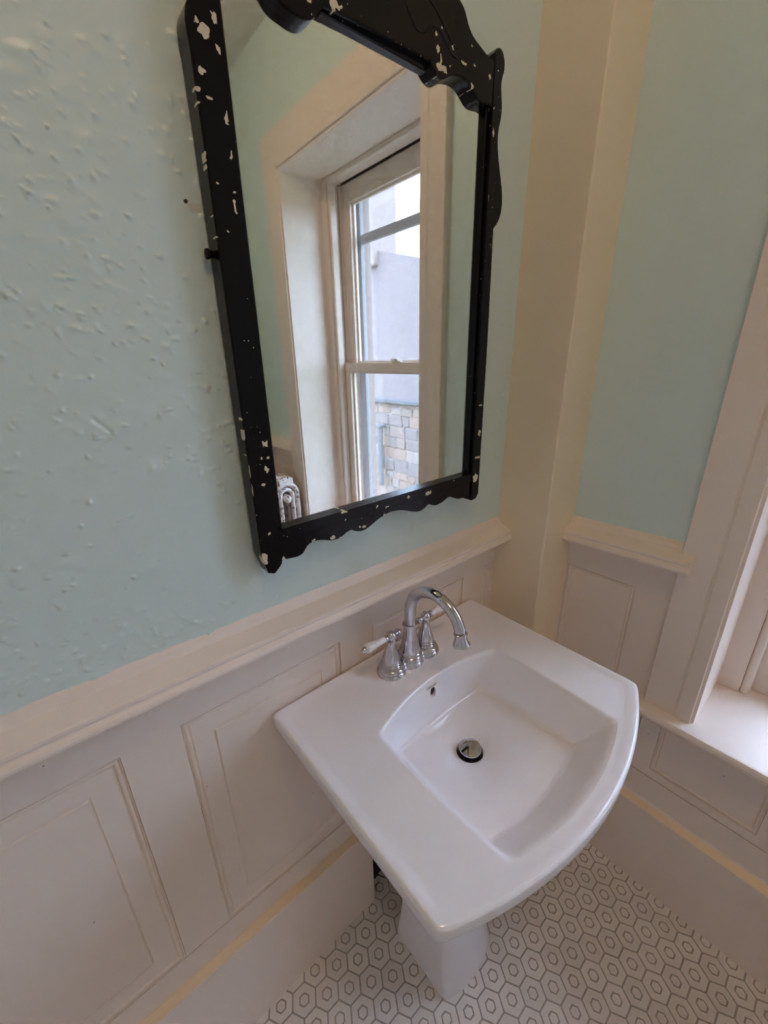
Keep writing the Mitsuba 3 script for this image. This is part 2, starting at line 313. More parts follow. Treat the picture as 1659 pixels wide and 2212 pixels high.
struct('baseboard_right', along_y(BASEB, CH, YC), 'trim_paint', 'tall white baseboard below the window')
# boxed corner
def rounded_corner(n=6, r=0.004):
    return [(0, 0), (CH, 0)] + [(CH - r + r * math.cos(a), CH - r + r * math.sin(a)) for a in np.linspace(0, math.pi / 2, n)] + [(0, CH)]
struct('wall_corner', along_z(rounded_corner(), 0, ZC), 'cream_paint', 'cream boxed-in pipe chase filling the corner of the room')

# ---- opposite and rear walls, ceiling
struct('wall_opposite', cat(cbox(-0.30, XR, YC, YC + 0.12, 0, ZC)), 'green_smooth', 'mint green wall opposite the mirror')
obj('wall_opposite__wainscot', cbox(0.0, XR, YC - 0.012, YC, 0.30, 1.0), 'white_paint')
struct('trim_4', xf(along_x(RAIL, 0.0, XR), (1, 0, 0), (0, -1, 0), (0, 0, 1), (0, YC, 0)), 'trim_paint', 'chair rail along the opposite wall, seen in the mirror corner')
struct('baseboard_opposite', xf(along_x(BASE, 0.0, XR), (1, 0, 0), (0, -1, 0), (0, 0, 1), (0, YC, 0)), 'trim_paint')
DY0, DY1, DZ = 0.45, 1.25, 2.03
wre = man(cbox(XR, XR + 0.12, -0.14, YC + 0.12, 0, ZC)) - man(cbox(XR - 0.1, XR + 0.3, DY0, DY1, -0.1, DZ))
struct('wall_rear', tm(wre), 'green_smooth', 'mint green rear wall that holds the door')
door = man(cbox(XR + 0.02, XR + 0.06, DY0 + 0.003, DY1 - 0.003, 0.008, DZ - 0.003))
for (a, b, c, d) in [(0.10, 0.37, 0.20, 0.85), (0.43, 0.70, 0.20, 0.85), (0.10, 0.37, 1.0, 1.88), (0.43, 0.70, 1.0, 1.88)]: door = door - man(cbox(XR, XR + 0.03, DY0 + a, DY0 + b, c, d))
struct('door_1', tm(door), 'white_paint', 'white panelled bathroom door in the rear wall')
obj('door_1__knob', lathe([(0.012, 0), (0.010, 0.03), (0.026, 0.04), (0.028, 0.055), (0.0, 0.065)], (XR + 0.02, DY0 + 0.06, 1.0), (-1, 0, 0)), 'brass', smooth=40)
obj('door_1__casing', cat(cbox(XR - 0.02, XR, DY0 - 0.11, DY0, 0, DZ, 0.003), cbox(XR - 0.02, XR, DY1, DY1 + 0.11, 0, DZ, 0.003), cbox(XR - 0.02, XR, DY0 - 0.11, DY1 + 0.11, DZ, DZ + 0.12, 0.003)), 'white_paint')
struct('ceiling', cbox(-0.30, XR + 0.12, -0.14, YC + 0.12, ZC, ZC + 0.1), 'ceiling_paint', 'off-white plaster ceiling')

# ================================================================= WINDOW
def casing_prof(a, b, flip):                             # (x, y) outline of an upright casing, a = outer, b = inner edge
    s = 1 if b > a else -1; w = abs(b - a)
    pts = [(0, 0), (0.019, 0), (0.0205, 0.0015), (0.0205, w * 0.62), (0.0185, w * 0.635), (0.0195, w * 0.66), (0.0215, w * 0.70), (0.0215, w - 0.002), (0.0195, w), (0, w)]
    return [(x, a + s * y) for x, y in pts]
window = struct('window_1', cat(along_z(casing_prof(0.400, 0.500, 0), 0.618, 2.222), along_z(casing_prof(1.497, 1.379, 1), 0.618, 2.222),
                along_y([(0, 2.2225), (0.0215, 2.2225), (0.0215, 2.225), (0.0205, 2.345), (0.0200, 2.352), (0.012, 2.356), (0.0, 2.362)], 0.398, 1.499)), 'white_paint',
                'tall double-hung sash window in a deep white reveal, its casing at the right edge and the whole of it in the mirror')
J = 0.016
obj('window_1__reveal', cat(cbox(-0.30, 0.012, WY0 - 0.016, WY0 + 0.003, 0.618, 2.215, 0.001), cbox(-0.30, 0.012, WY1 - 0.003, WY1 + 0.016, 0.618, 2.215, 0.001), cbox(-0.30, 0.012, WY0 - 0.016, WY1 + 0.016, 2.212, 2.232, 0.001)), 'white_paint')
nose = [(-0.33, 0.590), (0.040, 0.590), (0.0490, 0.5925), (0.0540, 0.598), (0.0560, 0.6045), (0.0548, 0.611), (0.0510, 0.616), (0.045, 0.618), (-0.18, 0.618), (-0.33, 0.616)]
sill_poly = man(along_y(nose, 0.372, 1.388)) - man(cbox(-0.4, 0.0, 0.3, WY0 - 0.001, 0.5, 0.7)) - man(cbox(-0.4, 0.0, WY1 + 0.001, 1.6, 0.5, 0.7))
obj('window_1__sill', tm(sill_poly), 'white_paint', smooth=25)
labels['window_1__sill'] = {'label': 'deep white painted window sill with a rounded nose'}
apron = [(0, 0.562), (0.008, 0.562), (0.013, 0.566), (0.016, 0.573), (0.022, 0.577), (0.033, 0.582), (0.036, 0.5895), (0, 0.5895)]
obj('window_1__sill_moulding', along_y(apron, 0.385, 1.380), 'white_paint', smooth=25)
# stops around the reveal
XS = -0.192
def stop(y0, s):                                        # flat stop board plus round bead, s = direction into the opening
    a = [(XS, y0), (XS, y0 + s * 0.046), (XS - 0.06, y0 + s * 0.046), (XS - 0.06, y0)]
    bead = [(XS - 0.002 - 0.009 + 0.009 * math.cos(t), y0 + s * (0.0552 + 0.0095 * math.sin(t))) for t in np.linspace(-math.pi / 2, math.pi / 2, 9)] + [(XS - 0.036, y0 + s * 0.066), (XS - 0.036, y0 + s * 0.047)]
    return a, bead
for y0, s in ((WY0 + 0.003, 1), (WY1 - 0.003, -1)):
    a, bead = stop(y0, s)
    obj('window_1__stop', along_z(a, 0.6185, 2.211), 'white_paint'); obj('window_1__bead', along_z(bead, 0.6185, 2.193), 'white_paint')
obj('window_1__stop', along_y([(XS, 2.211), (XS, 2.194), (XS - 0.06, 2.194), (XS - 0.06, 2.211)], WY0 + 0.05, WY1 - 0.05), 'white_paint')
obj('window_1__stop_bracket', lathe([(0.016, 0), (0.016, 0.006), (0.010, 0.012), (0.0, 0.016)], (XS + 0.012, WY1 - 0.003, 2.172), (0, -1, 0), 20), 'white_paint', smooth=40)
# sashes
SY0, SY1 = WY0 + 0.052, WY1 - 0.052
def sash(key, xf_, x_b, z0, z1, sw, rt, rb, pane_x):
    out = sbox(SY0, z0, SY1, z1); gl = sbox(SY0 + sw, z0 + rb, SY1 - sw, z1 - rt)
    fr = placeB(ext(out.difference(gl), xf_ - x_b), x_b)
    lip = placeB(ext(gl.buffer(0.0005, join_style=2).difference(gl.buffer(-0.009, join_style=2)), 0.012), x_b + 0.006)
    k = obj(key, cat(fr, lip), 'white_paint')
    g = gl.buffer(-0.004)
    b = g.bounds; q = trimesh.Trimesh([(pane_x, b[0], b[1]), (pane_x, b[2], b[1]), (pane_x, b[2], b[3]), (pane_x, b[0], b[3])], [[0, 1, 2], [0, 2, 3]], process=False)
    obj(f'{k}__pane', q, 'pane_glass')
    return k
XL, XU = -0.231, -0.272
lower = sash('window_1__sash', XL, XL - 0.034, 0.6182, 1.436, 0.062, 0.040, 0.075, XL - 0.020)
upper = sash('window_1__sash', XU, XU - 0.034, 1.400, 2.194, 0.062, 0.074, 0.036, XU - 0.020)
lk = 'window_1__sash__lock'
obj(lk, cat(cbox(XL - 0.020, XL - 0.004, 0.885, 0.945, 1.436, 1.442, 0.002), lathe([(0.011, 0), (0.011, 0.008), (0.006, 0.012), (0.0, 0.013)], (XL - 0.012, 0.915, 1.441), (0, 0, 1), 20),
            cbox(XL - 0.017, XL - 0.007, 0.915, 0.955, 1.445, 1.452, 0.003)), 'lock_paint')
obj('window_1__jamb', cat(cbox(-0.36, -0.256, WY0 - 0.012, SY0 - 0.001, 0.618, 2.23), cbox(-0.36, -0.256, SY1 + 0.001, WY1 + 0.012, 0.618, 2.23), cbox(-0.36, -0.256, SY0 - 0.001, SY1 + 0.001, 2.206, 2.23)), 'white_paint')
obj('window_1__head_gap_shade', cbox(-0.300, -0.276, SY0, SY1, 2.1945, 2.2055), 'gap_shade')  # solid near-black strip, paints in the shade above the upper sash
# storm window outside the sashes
sto = sbox(SY0 - 0.001, 0.622, SY1 + 0.001, 2.205)
sto = sto.difference(sbox(SY0 + 0.055, 0.66, SY1 - 0.055, 1.965)).difference(sbox(SY0 + 0.055, 2.00, SY1 - 0.055, 2.15))
obj('window_1__storm_frame', placeB(ext(sto, 0.020), -0.352), 'storm_metal')
obj('window_1__storm_frame__pane', trimesh.Trimesh([(-0.343, SY0 + 0.05, 0.65), (-0.343, SY1 - 0.05, 0.65), (-0.343, SY1 - 0.05, 2.16), (-0.343, SY0 + 0.05, 2.16)], [[0, 1, 2], [0, 2, 3]], process=False), 'pane_glass')

# ================================================================= PEDESTAL SINK
ZS, XC = 0.832, 0.540
def ring(hw_b, hw_f, yb, yf, bow_b, bow_f, bow_s, rad, z, xc=XC, n=90):
    """closed outline with n points a side: back, right (low x), front, left; bows push the sides outward; corners rounded to about rad"""
    t = (np.arange(n) + 0.5) / n
    def side(a, b, bow, nrm):
        a, b = np.array(a), np.array(b); return a + (b - a) * t[:, None] + np.array(nrm) * (bow * 4 * t * (1 - t))[:, None]
    BL, BR, FR, FL = (xc + hw_b, yb), (xc - hw_b, yb), (xc - hw_f, yf), (xc + hw_f, yf)
    p = np.vstack([side(BL, BR, bow_b, (0, -1)), side(BR, FR, bow_s, (-1, 0)), side(FR, FL, bow_f, (0, 1)), side(FL, BL, bow_s, (1, 0))])
    s = np.r_[0, np.cumsum(np.hypot(*np.diff(np.vstack([p, p[:1]]), axis=0).T))]
    if rad > 0:
        m = 1440; u = np.arange(m) / m * s[-1]; q = np.stack([np.interp(u, s, np.r_[p[:, k], p[0, k]]) for k in (0, 1)], 1)
        sg = rad * 0.62 / (s[-1] / m); f = np.exp(-2 * (np.pi * np.fft.rfftfreq(m) * sg) ** 2)
        q = np.stack([np.fft.irfft(np.fft.rfft(q[:, k]) * f, m) for k in (0, 1)], 1)
        p = np.stack([np.interp(s[:-1], np.r_[u, s[-1]], np.r_[q[:, k], q[0, k]]) for k in (0, 1)], 1)
    return np.column_stack([p, np.full(len(p), z)])
def deck(i, z, rad): return ring(0.298 - i, 0.298 - i, 0.002 + i, 0.4275 - i, 0.0, 0.068, 0.0, rad * 0.75, z)
def blend(a, b, t): return a * (1 - t) + b * t
rim = lambda off, z, rad: ring(0.172 + off, 0.167 + off, 0.171 - off, 0.437 + off, 0.033, 0.024, 0.006, rad, z)
_unused = ring(0.128, 0.134, 0.168, 0.386, 0.006, 0.018, 0.004, 0.012, 0.757, xc=0.538)
rings = []
body0 = ring(0.085, 0.085, 0.09, 0.27, 0.0, 0.02, 0.0, 0.02, 0.640)
body1 = ring(0.150, 0.150, 0.03, 0.34, 0.0, 0.03, 0.0, 0.03, 0.665)
body2 = ring(0.245, 0.245, 0.006, 0.385, 0.0, 0.052, 0.0, 0.02, 0.745)
rings += [body0, body1, blend(body1, body2, 0.6), body2, deck(0.017, 0.766, 0.016), deck(0.0115, 0.775, 0.014), deck(0.0098, 0.784, 0.014), deck(0.0085, 0.797, 0.013), deck(0.005, 0.8005, 0.013), deck(0.0015, 0.805, 0.013), deck(0.0, 0.811, 0.013), deck(0.0, 0.8215, 0.013)]
for a in np.linspace(15, 90, 6): rings.append(deck(0.0068 * (1 - math.cos(math.radians(a))), 0.8252 + 0.0068 * math.sin(math.radians(a)), 0.013))
rings += [deck(0.012, 0.8318, 0.012), deck(0.017, 0.8303, 0.011), deck(0.022, 0.8292, 0.010), deck(0.028, 0.8287, 0.010)]
outer_in = deck(0.028, 0.8287, 0.010); r0 = rim(0.012, 0.8290, 0.012)
for t in (0.25, 0.5, 0.75): rings.append(blend(outer_in, r0, t))
rings.append(r0)
# rim rounds over into the basin; the front side rolls in far more gently than the other three
nside = 90; soft = np.zeros(4 * nside); tt = (np.arange(nside) + 0.5) / nside
soft[2 * nside:3 * nside] = 1.0
k = np.exp(-0.5 * (np.arange(-40, 41) / 13.0) ** 2); k /= k.sum(); soft = np.convolve(np.r_[soft, soft, soft], k, 'same')[4 * nside:8 * nside][:, None]
ZF = 0.757
def at(off, z): return rim(off, z, 0.011)
floor_e = ring(0.1275, 0.1345, 0.167, 0.387, 0.005, 0.017, 0.003, 0.007, ZF, xc=0.538)
edge_s, edge_g = at(-0.0028, 0.8215), at(-0.004, 0.8205)
def bez(a, b, c, t): return a * (1 - t) ** 2 + b * 2 * t * (1 - t) + c * t * t
ts = np.linspace(0, 1, 6)
s_end = blend(edge_s, floor_e, 0.06); g_end = blend(at(0.0, 0.8288), floor_e, 0.34)
path_sharp = [bez(at(0.0050, 0.8288), at(-0.0016, 0.8287), s_end, t) for t in ts]
path_gentle = [bez(at(0.0115, 0.8289), at(-0.004, 0.8285), g_end, t) for t in ts]
inner_f = floor_e.copy(); ctr = np.array([0.5385, 0.27]); dirv = ctr - floor_e[:, :2]; dl = np.linalg.norm(dirv, axis=1, keepdims=True)
inner_f[:, :2] += dirv / dl * 0.011; inner_f[:, 2] = 0
floor_e[:, 2] = 0.743 + 0.013 * np.clip((floor_e[:, 1] - 0.167) / 0.22, 0, 1); inner_f[:, 2] = floor_e[:, 2] - 0.00161
for pth, e in ((path_sharp, s_end), (path_gentle, g_end)):
    low = blend(e, floor_e, 0.86)
    pth += [blend(e, floor_e, t) for t in (0.2, 0.4, 0.6, 0.75)] + [bez(low, floor_e, inner_f, t) for t in np.linspace(0, 1, 6)]
for a, b in zip(path_sharp, path_gentle): rings.append(a * (1 - soft) + b * soft)
fl2 = inner_f
DR = np.array([0.5465, 0.2495])
def dish(q):
    r = np.hypot(q[:, 0] - DR[0], q[:, 1] - DR[1]); pl = 0.7414 + 0.013 * np.clip((q[:, 1] - 0.167) / 0.22, 0, 1)
    return pl - (0.7445 - 0.7190) * np.exp(-(r / 0.058) ** 2)
dang = np.arctan2(fl2[:, 1] - DR[1], fl2[:, 0] - DR[0])
circ = np.column_stack([DR[0] + 0.0265 * np.cos(dang), DR[1] + 0.0265 * np.sin(dang), np.full(len(dang), 0.7190)])
circ[:, 2] = dish(circ)
for t in (0.08, 0.2, 0.4, 0.6, 0.8, 0.93): 
    q = blend(fl2, circ, t); q[:, 2] = dish(q); rings.append(q)
rings.append(circ)
c2 = circ.copy(); c2[:, :2] = DR + (circ[:, :2] - DR) * 0.93; c2[:, 2] = 0.716; rings.append(c2)
c3 = c2.copy(); c3[:, 2] = 0.700; rings.append(c3)
basin = loft(rings)
sink = 'pedestal_sink'
basin_m = man(basin)
if basin_m.status() == m3.Error.NoError and not basin_m.is_empty():
    oval = m3.Manifold.sphere(1.0, 40).scale((0.0082, 0.045, 0.0105)).translate((0.545, 0.132, 0.800))
    basin_m = basin_m - oval; basin = tm(basin_m)
obj(f'{sink}__basin', basin, 'porcelain', smooth=38)
tag(sink, 'white porcelain pedestal sink with a bowed front and rectangular basin, against the panelled wall', 'sink')
obj(f'{sink}__overflow_shade', xf(lathe([(1.0, 0), (1.0, 0.002), (0.0, 0.0022)], (0, 0, 0), (0, 0, 1), 28), (0.0088, 0, 0), (0, 0, 0.0112), (0, 1, 0), (0.545, 0.1405, 0.800)), 'gap_shade')  # near-black disc plugging the oval cut, its inner shade painted in
def ped(hw, yb, yf, bow, z, rad=0.012): return ring(hw, hw, yb, yf, 0.0, bow, 0.0, rad, z, xc=0.5385, n=40)
pr = [ped(0.0905, 0.115, 0.287, 0.022, 0.0), ped(0.0915, 0.114, 0.288, 0.022, 0.004), ped(0.0905, 0.115, 0.287, 0.022, 0.018), ped(0.083, 0.12, 0.277, 0.021, 0.09), ped(0.077, 0.123, 0.268, 0.020, 0.18), ped(0.073, 0.125, 0.261, 0.019, 0.29),
      ped(0.073, 0.124, 0.259, 0.019, 0.40), ped(0.078, 0.115, 0.262, 0.02, 0.52), ped(0.086, 0.10, 0.267, 0.02, 0.60), ped(0.092, 0.09, 0.271, 0.02, 0.645)]
obj(f'{sink}__pedestal', loft(pr), 'porcelain', smooth=40)
# drain with its pop-up stopper
dr_ = f'{sink}__drain'
obj(dr_, lathe([(0.0238, -0.012), (0.0252, 0.0012), (0.0246, 0.0028), (0.0210, 0.0018), (0.0205, -0.012)], (DR[0], DR[1], 0.7165), (0, 0, 1), 48), 'gap_shade', smooth=40)
obj(f'{dr_}__stopper', lathe([(0.006, -0.024), (0.006, 0.0), (0.0205, 0.002), (0.0222, 0.0038), (0.0224, 0.0060), (0.0215, 0.0074), (0.016, 0.0088), (0.008, 0.0096), (0.0, 0.0098)], (DR[0], DR[1], 0.7285), (0, 0, 1), 48), 'chrome', smooth=40)
labels[f'{dr_}__stopper'] = {'label': 'round polished chrome drain stopper'}
# engraved name above the overflow
txt = meshkit.text_mesh('KOHLER', 0.0042, 0.0006); txt.vertices[:, 0] *= 1.25; txt.vertices[:, 0] -= txt.bounds[:, 0].mean()
obj(f'{sink}__lettering', xf(txt, (-1, 0, 0), (0, -0.12, 0.99), (0, 0.99, 0.12), (0.547, 0.1445, 0.8125)), 'lettering_grey')

# ================================================================= FAUCET
FY, FX = 0.066, 0.5385; FZ = 0.8290
fa = 'faucet'
tag(fa, 'polished chrome centreset faucet with a high curved spout and white porcelain lever handles', 'faucet')
foot = unary_union([Point(FX + 0.0515, FY).buffer(0.0315, 32), Point(FX - 0.0515, FY).buffer(0.0315, 32), Point(FX, FY).buffer(0.0325, 32), sbox(FX - 0.05, FY - 0.022, FX + 0.05, FY + 0.022)]).buffer(0.006, 16).buffer(-0.012, 16).buffer(0.006, 16)
def tiers(poly, steps):
    ms = []; z = FZ
    cs = []
    for inset, z0, z1 in steps:
        g = poly.buffer(-inset, 16); m = ext(g, z1 - z0); m.apply_translation((0, 0, z0)); cs.append(m)
    return cs
def inset_loft(poly, prof):                              # prof: (inset, z); resampled outline
    n = 220; out = []
    base_pts = None
    for inset, z in prof:
        g = poly.buffer(-inset, 32).exterior; L = g.length
        if base_pts is None: base_pts = np.array([g.interpolate(t * L).coords[0] for t in np.arange(n) / n]); pts = base_pts
        else:
            pts = np.array([g.interpolate(g.project(Point(*p))).coords[0] for p in base_pts])
        out.append(np.column_stack([pts, np.full(n, z)]))
    return loft(out)
bp = inset_loft(foot, [(0.0, FZ), (0.0, FZ + 0.0035), (0.0008, FZ + 0.0065), (0.0028, FZ + 0.0082), (0.0032, FZ + 0.0102), (0.0038, FZ + 0.0132), (0.0062, FZ + 0.0160), (0.0095, FZ + 0.0172), (0.0098, FZ + 0.0180)])
if bp.volume < 0: bp.invert()
obj(f'{fa}__base_plate', bp, 'chrome', smooth=35)
ZB = FZ + 0.0178
col = smooth_prof([(0.0262, 0.0), (0.0268, 0.004), (0.0245, 0.0065), (0.0248, 0.0105), (0.0225, 0.013), (0.0212, 0.020), (0.0186, 0.033), (0.0156, 0.048), (0.0142, 0.062), (0.0140, 0.075)], 70)
obj(f'{fa}__spout_column', lathe([*col, (0.0166, 0.0755), (0.0168, 0.080), (0.0160, 0.0822), (0.0135, 0.0826)], (FX, FY + 0.004, ZB), (0, 0, 1), 48), 'chrome', smooth=35)
cy, cz, rr_ = FY + 0.004 + 0.0680, 0.9600, 0.0680
path = [(FX, FY + 0.004, z) for z in np.linspace(ZB + 0.080, cz - 0.003, 8)]
path += [(FX, cy - rr_ * math.cos(a), cz + rr_ * math.sin(a)) for a in np.linspace(0, math.radians(166), 40)]
rad = np.r_[np.full(8, 0.0122), np.linspace(0.0122, 0.0105, 40)]
obj(f'{fa}__spout', tube(path, rad, 36), 'chrome', smooth=True)
e = np.array(path[-1]); dv = e - np.array(path[-2]); dv /= np.linalg.norm(dv)
dv = dv * 0.6 + np.array([0, 0, -0.4]); dv /= np.linalg.norm(dv)
obj(f'{fa}__aerator', lathe([(0.0100, -0.002), (0.0128, 0.0), (0.0130, 0.0025), (0.0115, 0.004), (0.0118, 0.010), (0.0132, 0.017), (0.0158, 0.0215), (0.0164, 0.0235), (0.0155, 0.0252), (0.0125, 0.0252), (0.0120, 0.020), (0.0, 0.020)], e, dv, 44), 'chrome', smooth=40)
for s in (1, -1):
    hx = FX + s * 0.0515
    bell = smooth_prof([(0.0210, 0.0), (0.0216, 0.003), (0.0200, 0.005), (0.0204, 0.008), (0.0190, 0.010), (0.0188, 0.016), (0.0164, 0.026), (0.0126, 0.038), (0.0094, 0.049), (0.0083, 0.057)], 60)
    h = obj(f'{fa}__handle', lathe([*bell, (0.0112, 0.0578), (0.0114, 0.0608), (0.0092, 0.0622), (0.0080, 0.063)] + [(0.0118 * math.sin(a), 0.0715 - 0.0118 * math.cos(a)) for a in np.linspace(0.75, math.pi, 16)], (hx, FY, ZB), (0, 0, 1), 44), 'chrome', smooth=35)
    hub = np.array([hx, FY, ZB + 0.0715]); ax = np.array([s * 0.985, 0.02, 0.05]); ax /= np.linalg.norm(ax)
    kn = lathe([(0.0055, 0.008), (0.0045, 0.013), (0.0046, 0.016), (0.0075, 0.0175), (0.0080, 0.020), (0.0068, 0.0235), (0.0035, 0.0255), (0.0, 0.026)], hub, -ax, 28)
    obj(f'{h}__finial', kn, 'chrome', smooth=40)
    obj(f'{h}__collar', lathe([(0.006, 0.008), (0.0052, 0.012), (0.0075, 0.0135), (0.0078, 0.0165), (0.006, 0.018), (0.0, 0.018)], hub, ax, 28), 'chrome', smooth=40)
    lev = smooth_prof([(0.0058, 0.0178), (0.0062, 0.026), (0.0074, 0.038), (0.0094, 0.052), (0.0103, 0.060), (0.0096, 0.0655), (0.0070, 0.068)], 40)
    labels[obj(f'{h}__lever', lathe([(0.0, 0.0176), *lev, (0.0, 0.0682)], hub, ax, 32), 'porcelain', smooth=40)] = {'label': 'white porcelain lever'}
    obj(f'{h}__lever_tip', lathe([(0.0, 0.0676), (0.0066, 0.0678), (0.0068, 0.0705), (0.0050, 0.0735), (0.0045, 0.0755), (0.0026, 0.0785), (0.0, 0.079)], hub, ax, 28), 'chrome', smooth=40)

# ================================================================= MIRROR
mo = np.array([0.6, 0.025, 1.2]); mn = np.array([0.011, math.cos(-0.005), 0.005]); mn /= np.linalg.norm(mn)
mx = np.array([1.0, 0, 0]) - mn * mn[0]; mx /= np.linalg.norm(mx); mz = np.cross(mx, mn); mz = mz if mz[2] > 0 else -mz
def mloc(mesh, off): return xf(mesh, mx, mz, mn, mo + mn * off)     # local (lx, lz) plane, thickness towards the room
CHIPS = []   # (lx, lz, rx, rz) chips of black paint down to the cream undercoat
def px_chips(zoom_o, zoom_s, pts, off=0.013):
    for (u, v, ru, rv) in pts:
        U, V = zoom_o[0] + u / zoom_s, zoom_o[1] + v / zoom_s
        d = np.array([(U - 829.5) / FOC, (V - 1106) / FOC, 1]) @ R; t = ((mo + mn * off - CAM) @ mn) / (d @ mn); P = CAM + t * d - mo
        k = t / zoom_s / FOC * math.sqrt(1)
        CHIPS.append((P @ mx, P @ mz, ru * k * 1.25, rv * k))
px_chips((360, 0), 4.1475, [(335, 300, 36, 52), (422, 170, 24, 50), (267, 190, 14, 28), (450, 450, 16, 44), (306, 640, 20, 24), (265, 795, 14, 14), (385, 885, 20, 8), (530, 1050, 11, 40), (537, 1110, 9, 10), (575, 1400, 11, 32),
    (340, 1410, 10, 42), (290, 1170, 6, 34), (600, 1730, 12, 8), (606, 1850, 10, 52), (400, 1920, 8, 45), (450, 1645, 9, 6), (540, 2078, 6, 6), (355, 1490, 5, 15), (275, 915, 8, 10), (445, 2125, 8, 6)])
px_chips((540, 850), 2.765, [(92, 300, 16, 20), (95, 452, 9, 20), (63, 388, 5, 8), (78, 540, 8, 10), (117, 830, 8, 9), (86, 988, 16, 42), (560, 708, 17, 5), (571, 755, 8, 9), (1063, 596, 18, 13), (820, 678, 8, 6), (756, 678, 5, 8),
    (806, 724, 8, 6), (378, 881, 10, 8), (500, 866, 13, 12), (690, 795, 10, 6), (945, 620, 7, 10), (1340, 505, 15, 26), (1366, 235, 9, 24), (1355, 380, 22, 6), (1370, 70, 10, 4), (210, 985, 8, 8), (105, 380, 5, 10), (545, 862, 9, 5), (660, 800, 4, 12)])
px_chips((860, 0), 5.53, [(500, 820, 78, 26), (540, 860, 40, 20), (495, 735, 9, 50), (466, 595, 14, 40), (635, 580, 13, 28), (775, 762, 38, 10), (1080, 910, 16, 22), (1265, 830, 8, 32), (1125, 1585, 9, 40), (443, 410, 12, 20),
    (510, 345, 12, 12), (870, 1030, 20, 22), (468, 945, 22, 22), (870, 560, 8, 8), (900, 790, 9, 9), (605, 800, 7, 8), (1180, 850, 7, 8), (650, 955, 12, 8), (700, 945, 9, 7), (1130, 1295, 6, 10)])
px_chips((560, 0), 2.765, [(450, 42, 36, 18), (292, 10, 18, 22)])
px_chips((0, 900), 2.765, [(1457, 110, 2, 30), (1472, 245, 1.5, 16), (1490, 330, 0.6, 46), (1506, 440, 0.6, 36), (1444, 20, 2, 12)])
chips = np.array(CHIPS)
def black_color(p, n, uv):
    q = p - mi.Point3f(*[float(x) for x in mo])
    lx, lz = dr.dot(q, mi.Vector3f(*[float(x) for x in mx])), dr.dot(q, mi.Vector3f(*[float(x) for x in mz]))
    wx = 0.0085 * (mikit.fbm(lx * 230, lz * 200, 1.0, 3) - 0.5); wz = 0.0085 * (mikit.fbm(lx * 230 + 40, lz * 200, 5.0, 3) - 0.5)
    m = mi.Float(0)
    for a, b, rx, rz in chips.tolist():
        m = dr.maximum(m, 1 - dr.sqrt(dr.square((lx + wx * min(1.0, rx / 0.0028) - a) / (rx + 0.0003)) + dr.square((lz + wz * min(1.0, rz / 0.0035) - b) / (rz + 0.0003))))
    m = m * mikit.smoothstep(0.002, 0.008, dr.dot(q, mi.Vector3f(*[float(x) for x in mn])))
    wear = mikit.noise(lx * 14, lz * 14)
    fl = mikit.noise(lx * 330, lz * 240, q.y * 250)
    fleck = mikit.smoothstep(0.975, 0.985, fl + 0.05 * wear)
    c = mikit.mix((0.004, 0.0035, 0.005), (0.62, 0.57, 0.46), dr.maximum(mikit.smoothstep(0.0, 0.06, m), fleck))
    return c
def black_bump(p, n, uv):
    return 0.00035 * mikit.fbm(p.x * 60, p.y * 60, p.z * 16, 3)
scene['chipped_black'] = {'type': 'twosided', 'bsdf': {'type': 'bumpmap', 'scale': 1.0, 'tex': mikit.proc(black_bump, 0.002), 'bsdf': {'type': 'principled', 'base_color': mikit.proc(black_color), 'roughness': 0.20, 'specular': 0.22}}}
wm = 'wall_mirror'
tag(wm, 'black wooden framed mirror with a scalloped crest and chipped paint, hung on the mint wall', 'mirror')
def spline(pts, n=6):
    from scipy.interpolate import CubicSpline
    p = np.array(pts, float); s = np.r_[0, np.cumsum(np.hypot(*np.diff(p, axis=0).T))]
    c = CubicSpline(s, p); return c(np.linspace(0, s[-1], n * (len(p) - 1) + 1))
def bevel_plate(poly, z0, z1, b=0.0018):
    """extruded outline with a chamfered front edge"""
    poly = poly.buffer(0); g = poly.buffer(-b, 8)
    body = man(ext(poly, z1 - b - z0)).translate((0, 0, z0))
    n = 4; acc = [body]
    for k in range(n):
        a0 = math.pi / 2 * k / n; a1 = math.pi / 2 * (k + 1) / n
        s = poly.buffer(-b * (1 - math.cos(a1)) , 8)
        acc.append(man(ext(s, z1 - b + b * math.sin(a1) - z0 )).translate((0, 0, z0)))
    r = acc[0]
    for m in acc[1:]: r = r + m
    return tm(r)
# stiles
sl = [(0.1955, -0.050), (0.2005, -0.056), (0.2100, -0.064), (0.2200, -0.060), (0.2285, -0.028)] + [(0.2290, z) for z in (0.1, 0.3, 0.5)] + [(0.2295, 0.570)]
top_l = spline([(0.2295, 0.570), (0.2300, 0.593), (0.2255, 0.606), (0.2165, 0.617), (0.2130, 0.630), (0.2160, 0.648), (0.2200, 0.664), (0.2170, 0.682), (0.2150, 0.696), (0.2205, 0.712), (0.2190, 0.727), (0.2110, 0.7345), (0.2010, 0.7320)], 5)
stile_l = Polygon(sl + [tuple(q) for q in top_l[1:]] + [(0.1955, 0.722)])
wav = spline([(-0.3030, 0.480), (-0.3025, 0.600), (-0.3010, 0.627), (-0.3060, 0.647), (-0.3060, 0.664), (-0.3015, 0.685), (-0.3020, 0.696), (-0.3070, 0.709), (-0.3050, 0.724), (-0.2975, 0.7325), (-0.2865, 0.7325)], 5)
stile_r = Polygon([(-0.2815, -0.055), (-0.2840, -0.057), (-0.2980, -0.055), (-0.3065, -0.045), (-0.3065, 0.30)] + [tuple(q) for q in wav] + [(-0.2785, 0.724), (-0.2785, 0.0)])
for poly in (stile_l, stile_r): obj(f'{wm}__stile', mloc(bevel_plate(poly, -0.014, 0.0155, 0.0028), 0), 'chipped_black', smooth=30)
